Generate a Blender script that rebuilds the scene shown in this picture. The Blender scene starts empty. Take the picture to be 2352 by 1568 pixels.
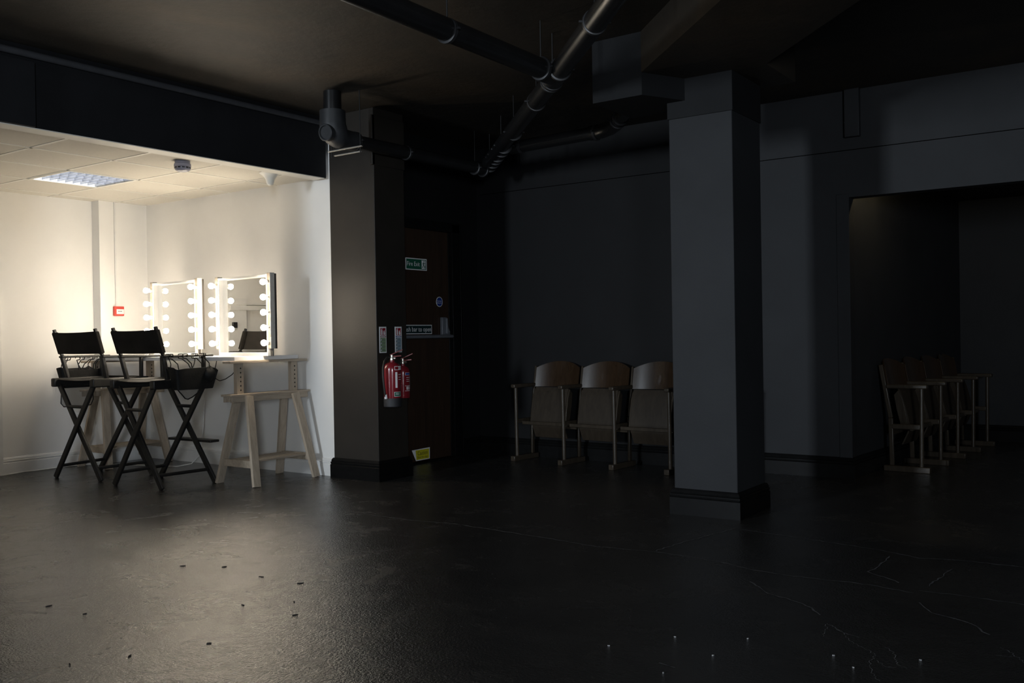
import bpy, bmesh, math, random
from mathutils import Vector, Matrix
from math import sin, cos, pi, radians
random.seed(7)
S = bpy.context.scene
COL = S.collection

# ------------------------------------------------------------------ materials
def nodes(name):
    m = bpy.data.materials.new(name); m.use_nodes = True
    nt = m.node_tree; b = nt.nodes['Principled BSDF']
    return m, nt, b
def pos(nt):
    return nt.nodes.new('ShaderNodeTexCoord').outputs['Object']
def noise(nt, scale, detail=4, rough=.55, vec=None, dist=0):
    n = nt.nodes.new('ShaderNodeTexNoise'); n.inputs['Scale'].default_value = scale
    n.inputs['Detail'].default_value = detail; n.inputs['Roughness'].default_value = rough
    n.inputs['Distortion'].default_value = dist
    nt.links.new(vec if vec else pos(nt), n.inputs['Vector']); return n.outputs['Fac']
def ramp(nt, fac, stops):
    r = nt.nodes.new('ShaderNodeValToRGB'); e = r.color_ramp.elements
    while len(e) < len(stops): e.new(.5)
    for k, (p, c) in enumerate(stops):
        e[k].position = p; e[k].color = (*c, 1) if len(c) == 3 else c
    nt.links.new(fac, r.inputs['Fac']); return r.outputs['Color']
def mapping(nt, scale=(1,1,1), rot=(0,0,0)):
    m = nt.nodes.new('ShaderNodeMapping'); nt.links.new(pos(nt), m.inputs['Vector'])
    m.inputs['Scale'].default_value = scale; m.inputs['Rotation'].default_value = rot
    return m.outputs['Vector']
def mix(nt, fac, a, b):
    n = nt.nodes.new('ShaderNodeMix'); n.data_type = 'RGBA'
    for key, v in ((0, fac), (6, a), (7, b)):
        if hasattr(v, 'is_output'): nt.links.new(v, n.inputs[key])
        elif key == 0: n.inputs[0].default_value = v
        else: n.inputs[key].default_value = (*v, 1)
    return n.outputs[2]
def bump(nt, b, h, strength, dist=.01):
    n = nt.nodes.new('ShaderNodeBump'); n.inputs['Strength'].default_value = strength
    n.inputs['Distance'].default_value = dist
    nt.links.new(h, n.inputs['Height']); nt.links.new(n.outputs['Normal'], b.inputs['Normal'])
def mat(name, col, rough=.5, metal=0, var=.12, scale=14, spec=.5, bmp=0, bscale=120, coat=0):
    m, nt, b = nodes(name)
    f = noise(nt, scale)
    lo = tuple(max(0, c*(1-var)) for c in col); hi = tuple(min(1, c*(1+var)) for c in col)
    nt.links.new(ramp(nt, f, [(.3, lo), (.7, hi)]), b.inputs['Base Color'])
    b.inputs['Roughness'].default_value = rough; b.inputs['Metallic'].default_value = metal
    b.inputs['Specular IOR Level'].default_value = spec
    b.inputs['Coat Weight'].default_value = coat
    if bmp: bump(nt, b, noise(nt, bscale, 3), bmp, .004)
    return m
def emis(name, col, strength):
    m, nt, b = nodes(name)
    b.inputs['Base Color'].default_value = (.9, .9, .88, 1)
    b.inputs['Emission Color'].default_value = (*col, 1); b.inputs['Emission Strength'].default_value = strength
    return m
def wood(name, a, c, rough=.5, axis_scale=(18, 1.5, 18), coat=0, spec=.4):
    m, nt, b = nodes(name)
    v = mapping(nt, axis_scale)
    f = noise(nt, 2.2, 6, .6, v, .6)
    col = ramp(nt, f, [(.28, a), (.5, tuple((x+y)/2 for x, y in zip(a, c))), (.72, c)])
    nt.links.new(col, b.inputs['Base Color'])
    b.inputs['Roughness'].default_value = rough; b.inputs['Coat Weight'].default_value = coat
    b.inputs['Specular IOR Level'].default_value = spec
    bump(nt, b, f, .08, .003)
    return m

M = {}
M['white_wall'] = mat('white wall paint', (.87, .855, .825), .55, var=.02, scale=3, bmp=.06, bscale=90)
M['white_gloss'] = mat('white gloss paint', (.80, .79, .77), .3, var=.03)
M['tile'] = mat('ceiling tile', (.70, .67, .60), .9, var=.03, scale=60, spec=.2)
M['tbar'] = mat('white ceiling grid', (.78, .76, .70), .45, var=.02)
M['black_wall'] = mat('black wall paint', (.0072, .0072, .0078), .62, var=.18, scale=2.2, spec=.25, bmp=.12, bscale=70)
M['pillar'] = mat('black satin paint', (.0240, .0200, .0160), .5, var=.12, scale=5, spec=.45, bmp=.12, bscale=60)
M['bulkhead'] = mat('black bulkhead paint', (.0125, .0128, .0145), .65, var=.15, scale=4, spec=.25, bmp=.1)
M['boxing'] = mat('dark grey boxing paint with shade', (.0115, .012, .013), .65, var=.12, scale=4, spec=.2, bmp=.1)  # darker paint, colour lowered further to imitate shade near the ceiling
M['charcoal'] = mat('charcoal wall paint', (.0265, .0275, .0300), .6, var=.10, scale=3, spec=.25, bmp=.12, bscale=70)
M['skirt'] = mat('black gloss skirting paint', (.006, .006, .006), .4, var=.25, scale=25, spec=.12, bmp=.05)
M['pipe'] = mat('black pipe', (.013, .013, .0135), .27, var=.15, scale=9, spec=.65, bmp=.05)
M['clip'] = mat('grey pipe clip', (.035, .035, .037), .4, .3, var=.3, scale=40)
M['rod'] = mat('black painted rod', (.012, .012, .012), .55, spec=.3)
M['fitting'] = mat('dusty grey pipe fitting', (.030, .031, .033), .5, var=.2, scale=12, spec=.4)
M['bronze'] = mat('bronze strip', (.11, .095, .075), .5, .2)
M['rail'] = mat('galvanised strut', (.5, .47, .42), .45, .6)
M['conduit'] = mat('grey conduit', (.055, .056, .062), .5, var=.12)
M['black_wood'] = mat('black stained wood', (.014, .0135, .013), .42, var=.3, scale=30, spec=.4, bmp=.08)
M['canvas'] = mat('black canvas', (.020, .0175, .0155), .9, var=.2, scale=9, spec=.15, bmp=.25, bscale=420)
M['seat_canvas'] = mat('black seat canvas', (.016, .0145, .0135), .75, var=.2, scale=9, spec=.3, bmp=.15, bscale=420)
M['bag'] = mat('black nylon', (.009, .009, .009), .6, var=.3, scale=18, spec=.3, bmp=.3, bscale=60)
M['pine'] = wood('pale pine', (.36, .29, .215), (.52, .435, .34), .6)
M['pine_v'] = wood('pale pine upright', (.36, .29, .215), (.52, .435, .34), .6, (18, 18, 1.5))
M['hole'] = mat('drilled hole', (.02, .016, .012), .9)
M['worktop'] = mat('white laminate', (.76, .76, .77), .4, var=.02)
M['frame_white'] = mat('white mirror frame', (.60, .595, .58), .35, var=.02)
M['alu'] = mat('brushed aluminium', (.66, .63, .58), .45, .25, var=.06, scale=50)
M['dark_metal'] = mat('dark metal', (.07, .063, .055), .45, .4)
M['mirror'] = mat('mirror glass', (.88, .88, .86), .0, 1, var=0)
M['bulb'] = emis('warm bulb', (1.0, .865, .675), 104)
M['socket'] = mat('cream socket', (.7, .66, .58), .4)
M['cable_black'] = mat('black cable', (.02, .018, .016), .5)
M['cable_white'] = mat('white cable', (.72, .71, .68), .5)
M['plastic_grey'] = mat('grey blue plastic', (.34, .34, .42), .35, var=.05)
M['plastic_white'] = mat('white plastic', (.72, .70, .64), .4, var=.03)
M['seam'] = mat('dark joint', (.002, .002, .002), .95, spec=.05)
M['plastic_dark'] = mat('dark plastic', (.02, .02, .022), .4)
M['red_plastic'] = mat('red plastic', (.62, .065, .045), .4, var=.05)
M['paper'] = mat('white print', (.92, .92, .92), .5, var=.02)
M['ext_red'] = mat('red enamel', (.22, .015, .022), .22, var=.08, coat=.4)
M['ext_foot'] = mat('grey rubber foot', (.024, .024, .027), .6)
M['brass'] = mat('bright metal', (.6, .55, .48), .25, .9)
M['lever'] = mat('dull red lever', (.20, .035, .032), .4)
M['sign_green'] = mat('sign green', (.012, .115, .065), .45, var=.05)
M['sign_dark'] = mat('sign dark green', (.010, .030, .032), .45, var=.05)
M['sign_red'] = mat('sign red', (.34, .012, .03), .45, var=.05)
M['sign_brown'] = mat('sign brown red', (.22, .045, .03), .45)
M['sign_blue'] = mat('sign blue', (.014, .045, .26), .45, var=.05)
M['sign_pale_green'] = mat('sign pale green', (.30, .42, .24), .5)
M['sign_pale_blue'] = mat('sign pale blue', (.30, .40, .47), .5)
M['sign_print'] = mat('sign small print', (.10, .13, .12), .5)
M['sign_black'] = mat('sign black print', (.03, .032, .03), .5)
M['sign_yellow'] = mat('sign yellow', (.62, .56, .025), .45, var=.06)
M['door_wood'] = wood('dark red brown door veneer', (.027, .016, .0105), (.044, .025, .015), .5, (14, 14, 1.2), spec=.3)
M['push_bar'] = mat('grey push bar', (.17, .18, .20), .4, .2)
M['ply'] = wood('varnished brown plywood', (.030, .0165, .0085), (.050, .029, .0155), .27, (16, 16, 2), coat=.5)
M['seat_ply'] = wood('worn brown plywood', (.028, .020, .0125), (.048, .035, .023), .55, (16, 16, 2))
M['seat_frame'] = wood('worn frame wood', (.034, .026, .018), (.066, .051, .036), .33, (16, 16, 2))
M['crack'] = mat('pale crack', (.095, .095, .10), .8, var=.6, scale=30)
M['crack_pale'] = mat('flaked crack', (.20, .20, .205), .8, var=.7, scale=45)
M['chip'] = mat('white chip', (.32, .32, .325), .8)
M['debris'] = mat('dark splinter', (.01, .008, .007), .9)
M['lamp_metal'] = mat('bright reflector', (.85, .86, .90), .25, .6, var=.02)
M['louvre'] = mat('satin louvre', (.27, .275, .30), .35, .1, var=.02, spec=.5)
M['tube_glow'] = emis('cool lamp tube', (.88, .94, 1.0), 13)
M['warm_glow'] = emis('warm ceiling bulb', (1.0, .80, .45), 240)

def floor_mat():
    m, nt, b = nodes('black painted concrete floor')
    big = noise(nt, .9, 6, .62, dist=.4); fine = noise(nt, 14, 6, .7); grit = noise(nt, 95, 3, .65)
    base = ramp(nt, big, [(.30, (.025, .0238, .0226)), (.52, (.035, .0333, .0313)), (.75, (.050, .047, .0435))])
    scuff = ramp(nt, noise(nt, 4.5, 7, .72, mapping(nt, (1, 1.8, 1), (0, 0, .6)), 1.0), [(.50, (0, 0, 0)), (.80, (.45, .45, .45))])
    c1 = mix(nt, scuff, base, (.055, .052, .048))
    vor = nt.nodes.new('ShaderNodeTexVoronoi'); vor.inputs['Scale'].default_value = 13
    nt.links.new(pos(nt), vor.inputs['Vector'])
    sp = ramp(nt, vor.outputs['Distance'], [(.035, (1, 1, 1)), (.06, (0, 0, 0))])
    gate = ramp(nt, noise(nt, 5.0, 2), [(.60, (0, 0, 0)), (.66, (1, 1, 1))])
    mul = nt.nodes.new('ShaderNodeMath'); mul.operation = 'MULTIPLY'
    nt.links.new(sp, mul.inputs[0]); nt.links.new(gate, mul.inputs[1])
    c2 = mix(nt, mul.outputs[0], c1, (.14, .14, .145))
    nt.links.new(c2, b.inputs['Base Color'])
    r = ramp(nt, noise(nt, 3.4, 8, .7, dist=.8), [(.28, (.13,)*3), (.5, (.205,)*3), (.74, (.40,)*3)])
    nt.links.new(r, b.inputs['Roughness'])
    b.inputs['Specular IOR Level'].default_value = .95
    add = nt.nodes.new('ShaderNodeMath'); add.operation = 'MULTIPLY_ADD'
    nt.links.new(fine, add.inputs[0]); add.inputs[1].default_value = .9; nt.links.new(grit, add.inputs[2])
    bump(nt, b, add.outputs[0], .36, .009)
    return m
M['floor'] = floor_mat()
def ceiling_mat():
    m, nt, b = nodes('black painted concrete ceiling')
    big = noise(nt, .8, 6, .62, dist=.6)
    base = ramp(nt, big, [(.3, (.017, .0145, .0115)), (.55, (.033, .0265, .0195)), (.78, (.068, .047, .028))])
    st = noise(nt, 5, 6, .7, mapping(nt, (1, .25, 1), (0, 0, .5)))
    c = mix(nt, ramp(nt, st, [(.55, (0, 0, 0)), (.8, (.5, .5, .5))]), base, (.070, .050, .031))
    nt.links.new(c, b.inputs['Base Color'])
    b.inputs['Roughness'].default_value = .62; b.inputs['Specular IOR Level'].default_value = .35
    bump(nt, b, noise(nt, 6, 6, .65), .25, .02)
    return m
M['ceiling'] = ceiling_mat()
def mesh_mat():
    m, nt, b = nodes('grey mesh net')
    b.inputs['Base Color'].default_value = (.20, .185, .165, 1); b.inputs['Roughness'].default_value = .8
    t = nt.nodes.new('ShaderNodeBsdfTransparent'); mx = nt.nodes.new('ShaderNodeMixShader')
    w = nt.nodes.new('ShaderNodeTexChecker'); w.inputs['Scale'].default_value = 420
    nt.links.new(pos(nt), w.inputs['Vector'])
    ad = nt.nodes.new('ShaderNodeMath'); ad.operation = 'MULTIPLY_ADD'; ad.inputs[1].default_value = .1; ad.inputs[2].default_value = .55
    nt.links.new(w.outputs['Fac'], ad.inputs[0]); nt.links.new(ad.outputs[0], mx.inputs[0])
    nt.links.new(t.outputs[0], mx.inputs[1]); nt.links.new(b.outputs[0], mx.inputs[2])
    nt.links.new(mx.outputs[0], nt.nodes['Material Output'].inputs['Surface'])
    return m
M['net'] = mesh_mat()

# ------------------------------------------------------------------ mesh building
class MB:
    def __init__(s): s.v = []; s.f = []; s.mi = []; s.m = 0
    def add(s, vs, fs):
        o = len(s.v); s.v += [tuple(x) for x in vs]
        for f in fs: s.f.append(tuple(i+o for i in f)); s.mi.append(s.m)
        return s
    def box(s, a, b):
        (x0, y0, z0), (x1, y1, z1) = a, b
        return s.add([(x0,y0,z0),(x1,y0,z0),(x1,y1,z0),(x0,y1,z0),(x0,y0,z1),(x1,y0,z1),(x1,y1,z1),(x0,y1,z1)],
              [(0,3,2,1),(4,5,6,7),(0,1,5,4),(1,2,6,5),(2,3,7,6),(3,0,4,7)])
    def bar(s, p, q, w, h, up=(0,0,1)):
        # rectangular stick from p to q; h is measured along "up", w across
        p, q, up = Vector(p), Vector(q), Vector(up); d = (q-p).normalized()
        r = d.cross(up).normalized(); u = r.cross(d); vs = []
        for e in (p, q):
            for a, b in ((-1,-1),(1,-1),(1,1),(-1,1)): vs.append(e + r*a*w/2 + u*b*h/2)
        return s.add(vs, [(3,2,1,0),(4,5,6,7),(0,1,5,4),(1,2,6,5),(2,3,7,6),(3,0,4,7)])
    def tube(s, path, r, seg=12, caps=True):
        path = [Vector(p) for p in path]; n = len(path); rs = r if isinstance(r, (list, tuple)) else [r]*n
        t0 = (path[1]-path[0]).normalized(); ref = Vector((0,0,1)) if abs(t0.z) < .9 else Vector((1,0,0))
        u = t0.cross(ref).normalized(); vs = []; fs = []
        for i, p in enumerate(path):
            t = (path[min(i+1,n-1)] - path[max(i-1,0)]).normalized()
            u = (u - t*u.dot(t)).normalized(); w = t.cross(u)
            for k in range(seg):
                a = 2*pi*k/seg; vs.append(p + (u*cos(a) + w*sin(a))*rs[i])
        for i in range(n-1):
            for k in range(seg):
                k2 = (k+1) % seg; fs.append((i*seg+k, i*seg+k2, (i+1)*seg+k2, (i+1)*seg+k))
        if caps: fs += [tuple(reversed(range(seg))), tuple(range((n-1)*seg, n*seg))]
        return s.add(vs, fs)
    def lathe(s, prof, c=(0,0,0), seg=24, axis=(0,0,1)):
        # prof: (radius, height along axis)
        ax = Vector(axis).normalized(); ref = Vector((1,0,0)) if abs(ax.x) < .9 else Vector((0,1,0))
        u = (ref - ax*ref.dot(ax)).normalized(); w = ax.cross(u); c = Vector(c); vs = []; fs = []
        for r, h in prof:
            for k in range(seg):
                a = 2*pi*k/seg; vs.append(c + ax*h + (u*cos(a)+w*sin(a))*max(r, 1e-4))
        for i in range(len(prof)-1):
            for k in range(seg):
                k2 = (k+1) % seg; fs.append((i*seg+k, i*seg+k2, (i+1)*seg+k2, (i+1)*seg+k))
        fs += [tuple(reversed(range(seg))), tuple(range((len(prof)-1)*seg, len(prof)*seg))]
        return s.add(vs, fs)
    def sphere(s, c, r, seg=16, rings=10):
        return s.lathe([(r*sin(pi*i/rings), -r*cos(pi*i/rings)) for i in range(rings+1)], c, seg)
    def prism(s, poly, z0, z1, fn=None):
        n = len(poly); P = [(x,y,z0) for x,y in poly] + [(x,y,z1) for x,y in poly]
        if fn: P = [fn(*p) for p in P]
        return s.add(P, [tuple(reversed(range(n))), tuple(range(n,2*n))] + [(i,(i+1)%n,(i+1)%n+n,i+n) for i in range(n)])
    def grid(s, fn, nu, nv, thick=None):
        # sheet through fn(u,v); thick = (dx,dy,dz) offset gives it a second side
        vs = [Vector(fn(i/nu, j/nv)) for j in range(nv+1) for i in range(nu+1)]
        fs = [(j*(nu+1)+i, j*(nu+1)+i+1, (j+1)*(nu+1)+i+1, (j+1)*(nu+1)+i) for j in range(nv) for i in range(nu)]
        if thick is None: return s.add(vs, fs)
        N = len(vs); t = Vector(thick); vs = vs + [v+t for v in vs]
        fs = fs + [tuple(reversed([i+N for i in f])) for f in fs]
        rim = [i for i in range(nu)] + [(j+1)*(nu+1)-1 for j in range(nv)] + [nv*(nu+1)+i for i in range(nu,0,-1)] + [j*(nu+1) for j in range(nv,0,-1)]
        for a, b in zip(rim, rim[1:]+rim[:1]): fs.append((b, a, a+N, b+N))
        return s.add(vs, fs)
    def text(s, txt, size, fn, align='CENTER', squash=1):
        # lettering: fn maps (x, y) of the text plane to a 3-D point
        cu = bpy.data.curves.new('lettering', 'FONT'); cu.body = txt; cu.size = size
        cu.align_x = align; cu.align_y = 'CENTER'; cu.resolution_u = 3
        o = bpy.data.objects.new('lettering', cu); COL.objects.link(o)
        me = o.to_mesh(); vs = [fn(v.co.x*squash, v.co.y) for v in me.vertices]; fs = [tuple(p.vertices) for p in me.polygons]
        s.add(vs, fs); o.to_mesh_clear()
        bpy.data.objects.remove(o); bpy.data.curves.remove(cu); return s
    def build(s, name, mats, parent=None, bevel=0, smooth=35):
        me = bpy.data.meshes.new(name); me.from_pydata(s.v, [], s.f)
        mats = mats if isinstance(mats, (list, tuple)) else [mats]
        for k in mats: me.materials.append(M[k])
        for p, i in zip(me.polygons, s.mi): p.material_index = i
        bm = bmesh.new(); bm.from_mesh(me)
        bmesh.ops.recalc_face_normals(bm, faces=bm.faces)
        if smooth:
            for f in bm.faces: f.smooth = True
            for e in bm.edges:
                if len(e.link_faces) != 2 or e.calc_face_angle(0) > radians(smooth): e.smooth = False
        bm.to_mesh(me); bm.free()
        o = bpy.data.objects.new(name, me); COL.objects.link(o)
        if parent: o.parent = parent
        if bevel:
            b = o.modifiers.new('bevel', 'BEVEL'); b.width = bevel; b.segments = 2; b.limit_method = 'ANGLE'; b.angle_limit = radians(40)
        return o
def thing(name, label, cat, loc=(0,0,0), rz=0, group=None, rx=0):
    o = bpy.data.objects.new(name, None); COL.objects.link(o); o.empty_display_size = .1
    o.location = loc; o.rotation_euler = (rx, 0, rz); return tag(o, label, cat, group)
def tag(o, label, cat, group=None):
    o['label'] = label; o['category'] = cat
    if group: o['group'] = group
    return o
def struct(o, label=None):
    o['kind'] = 'structure'
    if label: o['label'] = label
    return o
def copy_tree(o, parent=None):
    c = o.copy(); COL.objects.link(c)
    if parent: c.parent = parent
    for ch in list(o.children): copy_tree(ch, c)
    return c
def sweep(mb, path, prof, closed=False, side=1):
    # skirting profile (depth, z) swept along a plan path, mitred; side=+1 puts the depth to the right of travel
    n = len(path); rings = []
    for i in range(n):
        p = Vector(path[i]); ns = []
        for a, b in ((i-1, i), (i, i+1)):
            if not closed and (a < 0 or b >= n): continue
            d = Vector(path[b % n]) - Vector(path[a % n]); d.normalize(); ns.append(Vector((d.y, -d.x))*side)
        m = ns[0] if len(ns) == 1 else (ns[0]+ns[1])/(1+ns[0].dot(ns[1]))
        rings.append([(p.x+m.x*d, p.y+m.y*d, z) for d, z in prof])
    k = len(prof); vs = [v for r in rings for v in r]; fs = []
    for i in range(n if closed else n-1):
        j = (i+1) % n
        for a in range(k):
            b = (a+1) % k; fs.append((i*k+a, i*k+b, j*k+b, j*k+a))
    if not closed: fs += [tuple(range(k)), tuple(reversed(range((n-1)*k, n*k)))]
    mb.add(vs, fs)
SKIRT = [(0, 0), (.024, 0), (.024, .105), (.019, .109), (.022, .117), (.022, .127), (.016, .131), (.018, .139), (.013, .150), (.008, .158), (0, .160)]
WSKIRT = [(0, 0), (.020, 0), (.020, .095), (.014, .098), (.018, .106), (.018, .116), (.012, .119), (.014, .126), (.008, .140), (0, .143)]

# ------------------------------------------------------------------ the setting
CZ = 2.925                                   # black ceiling
LZ = 2.445                                   # tiled ceiling of the white room
struct(MB().box((-8.6, -6.2, -.12), (3.6, 10.7, 0)).build('floor', 'floor'), 'worn black painted concrete floor')
FL = bpy.data.objects['floor']
def floor_marks():
    lines = [[(-4.27,4.378),(-3.847,4.377),(-3.559,4.422),(-3.332,4.405),(-2.89,4.373),(-2.522,4.325),(-2.213,4.384),(-2.063,4.367),(-1.815,4.335),(-1.64,4.272),(-1.386,4.263),(-1.208,4.287),(-1.088,4.283),(-.932,4.248)],
      [(-2.218,4.394),(-2.175,4.694),(-2.079,5.141)], [(-2.045,5.124),(-1.643,5.064),(-1.267,5.0),(-1.05,4.919),(-.852,4.972),(-.603,4.974)],
      [(-.921,4.306),(-.723,4.314),(-.523,4.298)], [(-1.585,4.071),(-1.448,3.93),(-1.273,3.853),(-1.161,3.733)],
      [(-.881,4.116),(-.804,3.992),(-.659,3.923),(-.579,3.809)], [(-1.114,3.638),(-1.045,3.581),(-.983,3.477),(-.868,3.374)],
      [(-1.11,3.624),(-1.08,3.51),(-1.082,3.477)], [(-1.091,3.619),(-1.019,3.548),(-.964,3.529)],
      [(-.868,3.374),(-.863,3.281),(-.825,3.176),(-.793,3.118)], [(-.853,3.469),(-.818,3.42),(-.777,3.309),(-.744,3.291)],
      [(-.853,3.314),(-.804,3.266),(-.778,3.282)], [(-1.183,4.885),(-1.172,4.619),(-1.187,4.517),(-1.021,4.392)],
      [(-.877,4.771),(-.903,4.397)], [(-.522,3.678),(-.48,3.633),(-.434,3.553)], [(-.523,3.578),(-.475,3.594)], [(-1.456,2.905),(-1.39,2.893)]]
    bright = {6, 7, 8, 9, 10, 11, 14, 15}
    for li, L in enumerate(lines):
        mb = MB(); pts = []
        for a, b in zip(L, L[1:]):
            a, b = Vector(a), Vector(b); n = max(2, int((b-a).length/(.010 if li in bright else .03)))
            for k in range(n): pts.append(a.lerp(b, k/n))
        pts.append(Vector(L[-1])); w0 = .0012 if li in bright else .0042
        vs = []
        for i, p in enumerate(pts):
            d = (pts[min(i+1,len(pts)-1)] - pts[max(i-1,0)]).normalized(); nrm = Vector((-d.y, d.x))
            p = p + nrm*random.uniform(-.006, .006); w = w0*random.uniform(.35, 1.15)
            vs += [(p.x+nrm.x*w, p.y+nrm.y*w, .0012), (p.x-nrm.x*w, p.y-nrm.y*w, .0012)]
        mb.add(vs, [(2*i, 2*i+1, 2*i+3, 2*i+2) for i in range(len(pts)-1)])
        o = mb.build('crack', 'crack_pale' if li in bright else 'crack', FL, smooth=0); struct(o)
    def shard(p, l, w, name, m):
        a = random.uniform(0, pi); u = Vector((cos(a), sin(a)))*l; v = Vector((-sin(a), cos(a)))*w
        poly = [(p[0]+u.x, p[1]+u.y), (p[0]+v.x, p[1]+v.y), (p[0]-u.x, p[1]-u.y), (p[0]-v.x, p[1]-v.y)]
        return MB().prism(poly, 0.0005, .004).build(name, m, FL, smooth=0)
    for p in ((-1.298,3.303),(-.726,3.395),(-.895,3.203),(-1.53,3.18),(-1.332,3.066),(-1.687,2.964),(-.984,3.286),(-1.402,2.821)):
        struct(shard(p, .0045, .003, 'paint_chip', 'chip'))
    for p in ((-3.957,2.146),(-3.712,2.164),(-3.074,1.958),(-3.172,1.79),(-3.561,2.959),(-3.31,2.975),(-3.878,2.993),(-4.074,2.895),(-2.948,2.201),(-3.1,2.75),(-2.95,2.62),(-3.25,2.6)):
        struct(shard(p, random.uniform(.006, .017), .003, 'splinter', 'debris'))
floor_marks()

def room_box(name, a, b, m, label=None): return struct(MB().box(a, b).build(name, m), label)
# ceilings
room_box('ceiling', (-5.68, -6.2, CZ), (3.6, 7.4, CZ+.1), 'ceiling', 'dark concrete ceiling painted black')
tiles = MB(); bars = MB()
GX = [-8.3, -8.11, -7.51, -6.91, -6.31, -5.70]; GY = [-.25, .36, .96, 1.56, 2.16, 2.76, 3.36, 3.965, 4.57, 5.17, 5.48]
for i in range(5):
    for j in range(10):
        if i == 2 and j in (3, 7): continue
        tiles.box((GX[i], GY[j], LZ), (GX[i+1], GY[j+1], LZ+.015))
for x in GX[1:-1]: bars.box((x-.012, GY[0], LZ-.003), (x+.012, GY[-1], LZ+.001))
for y in GY[1:-1]: bars.box((GX[0], y-.012, LZ-.003), (GX[-1], y+.012, LZ+.001))
lc = tiles.build('ceiling_tiled', 'tile', smooth=0); struct(lc, 'cream tiled suspended ceiling')
struct(bars.build('grid', 'tbar', lc, smooth=0))
# white room
room_box('wall_far', (-8.42, -.4, 0), (-8.3, 5.6, LZ+.02), 'white_wall', 'white wall at the back of the bright room')
room_box('wall_mirror', (-8.3, 5.48, 0), (-5.6, 5.60, CZ), 'white_wall', 'white wall behind the mirrors')
room_box('wall_end', (-8.3, -.37, 0), (-5.66, -.25, LZ+.02), 'white_wall')
room_box('trim_1', (-8.3, 4.985, 0), (-8.185, 5.48, LZ), 'white_wall', 'white boxed corner pilaster')
room_box('trim_2', (-8.3, 3.90, 0), (-8.255, 4.105, 1.565), 'white_gloss', 'low white boxing on the far wall')
tr = MB().box((-8.3, -.2, 1.440), (-8.240, 4.095, 1.490)); tr.box((-8.3, -.2, 1.497), (-8.250, 4.095, 1.508)); struct(tr.build('trim_3', 'white_gloss', bevel=.004))
sk = MB(); sweep(sk, [(-8.3, 4.105), (-8.3, 4.985), (-8.185, 4.985), (-8.185, 5.48), (-5.62, 5.48)], WSKIRT)
struct(sk.build('baseboard_mirror', 'white_gloss'))
# bulkhead between the two ceilings
room_box('wall_bulkhead', (-5.80, -6.2, LZ-.012), (-5.67, 5.45, CZ), 'bulkhead', 'black bulkhead above the bright room')
room_box('trim_4', (-5.80, -6.2, LZ-.010), (-5.645, 3.04, CZ-.10), 'bulkhead')
room_box('trim_5', (-5.800, -.2, LZ-.017), (-5.669, 5.43, LZ-.0115), 'tbar')
MBp = MB().tube([(-5.645, -6.1, 2.868), (-5.645, 2.0, 2.868), (-5.645, 5.36, 2.868)], .0215, 12)
tag(MBp.build('conduit_pipe', 'conduit'), 'long thin grey conduit running under the ceiling along the black bulkhead', 'pipe')
# black pillar beside the white room
pl = MB().box((-5.612, 5.43, 0), (-5.12, 5.778, CZ)); po = struct(pl.build('pillar_black', 'pillar', bevel=.004), 'black square pillar beside the bright room')
cp = MB().box((-5.125, 5.405, 2.475), (-5.106, 5.775, 2.862))
cp.box((-5.140, 5.400, 2.475), (-5.106, 5.43, 2.862))
struct(cp.build('casing', 'pillar', po, bevel=.003))
sk = MB(); sweep(sk, [(-5.612, 5.47), (-5.612, 5.43), (-5.12, 5.43), (-5.12, 5.778), (-5.54, 5.778)], SKIRT)
struct(sk.build('baseboard_pillar', 'skirt'))
# door wall
DX = -5.54
dw = MB().box((DX-.12, 5.6, 0), (DX, 5.99, CZ)); dw.box((DX-.12, 6.99, 0), (DX, 7.3, CZ)); dw.box((DX-.12, 5.99, 2.17), (DX, 6.99, CZ))
struct(dw.build('wall_door', 'black_wall', smooth=0), 'black wall with the fire door')
fr = MB()
for a, b in (((5.93, 0), (6.00, 2.17)), ((6.89, 0), (7.02, 2.17))): fr.box((DX-.02, a[0], a[1]), (DX+.018, b[0], b[1]))
fr.box((DX-.02, 5.93, 2.09), (DX+.018, 7.02, 2.18))
fr.box((DX-.07, 6.865, 0), (DX-.01, 6.90, 2.10)); fr.box((DX+.018, 7.0, 0), (DX+.026, 7.02, 2.18))
struct(fr.build('trim_door', 'skirt', bevel=.004))
door = MB().box((DX-.065, 5.99, .015), (DX-.018, 6.868, 2.095)).build('door_1', 'door_wood', bevel=.003); struct(door, 'dark brown wooden fire exit door')
struct(MB().box((DX-.2, 5.9, 0), (DX-.121, 7.1, 2.3)).build('wall_backing', 'black_wall'))
sill = MB().box((DX-.12, 5.99, 0), (DX+.03, 7.0, .012)); struct(sill.build('trim_threshold', 'skirt'))
# back wall (black on the left, charcoal right of the column)
BY = 7.3
room_box('wall_back', (DX-.12, BY, 0), (-2.95, BY+.12, CZ), 'black_wall', 'black wall behind the seats')
bw = MB().box((-2.95, BY, 0), (-2.02, BY+.12, CZ)); bw.box((-2.02, BY, 2.122), (3.6, BY+.12, CZ))
struct(bw.build('wall_right', 'charcoal', smooth=0), 'charcoal wall with a wide opening')
tp = MB().box((-5.5, BY-.0006, 2.482), (-2.9, BY+.001, 2.488)); struct(tp.build('trim_joint', 'seam'))
t2 = MB().box((-2.9, BY-.0006, 2.474), (3.5, BY+.001, 2.480)); struct(t2.build('trim_seam', 'seam'))
struct(MB().box((-2.115, BY-.006, .0), (-2.02, BY, 2.15)).build('trim_opening', 'charcoal', bevel=.003))
tb = MB().box((-2.035, BY-.05, 2.567), (-1.925, BY, CZ)); tag(tb.build('trunking_box', 'charcoal', bevel=.006), 'small charcoal trunking box high on the wall above the opening', 'trunking')
sk = MB(); sweep(sk, [(DX, 7.02), (DX, BY), (-2.02, BY), (-2.02, BY+.12)], SKIRT)
struct(sk.build('baseboard_back', 'skirt'))
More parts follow.
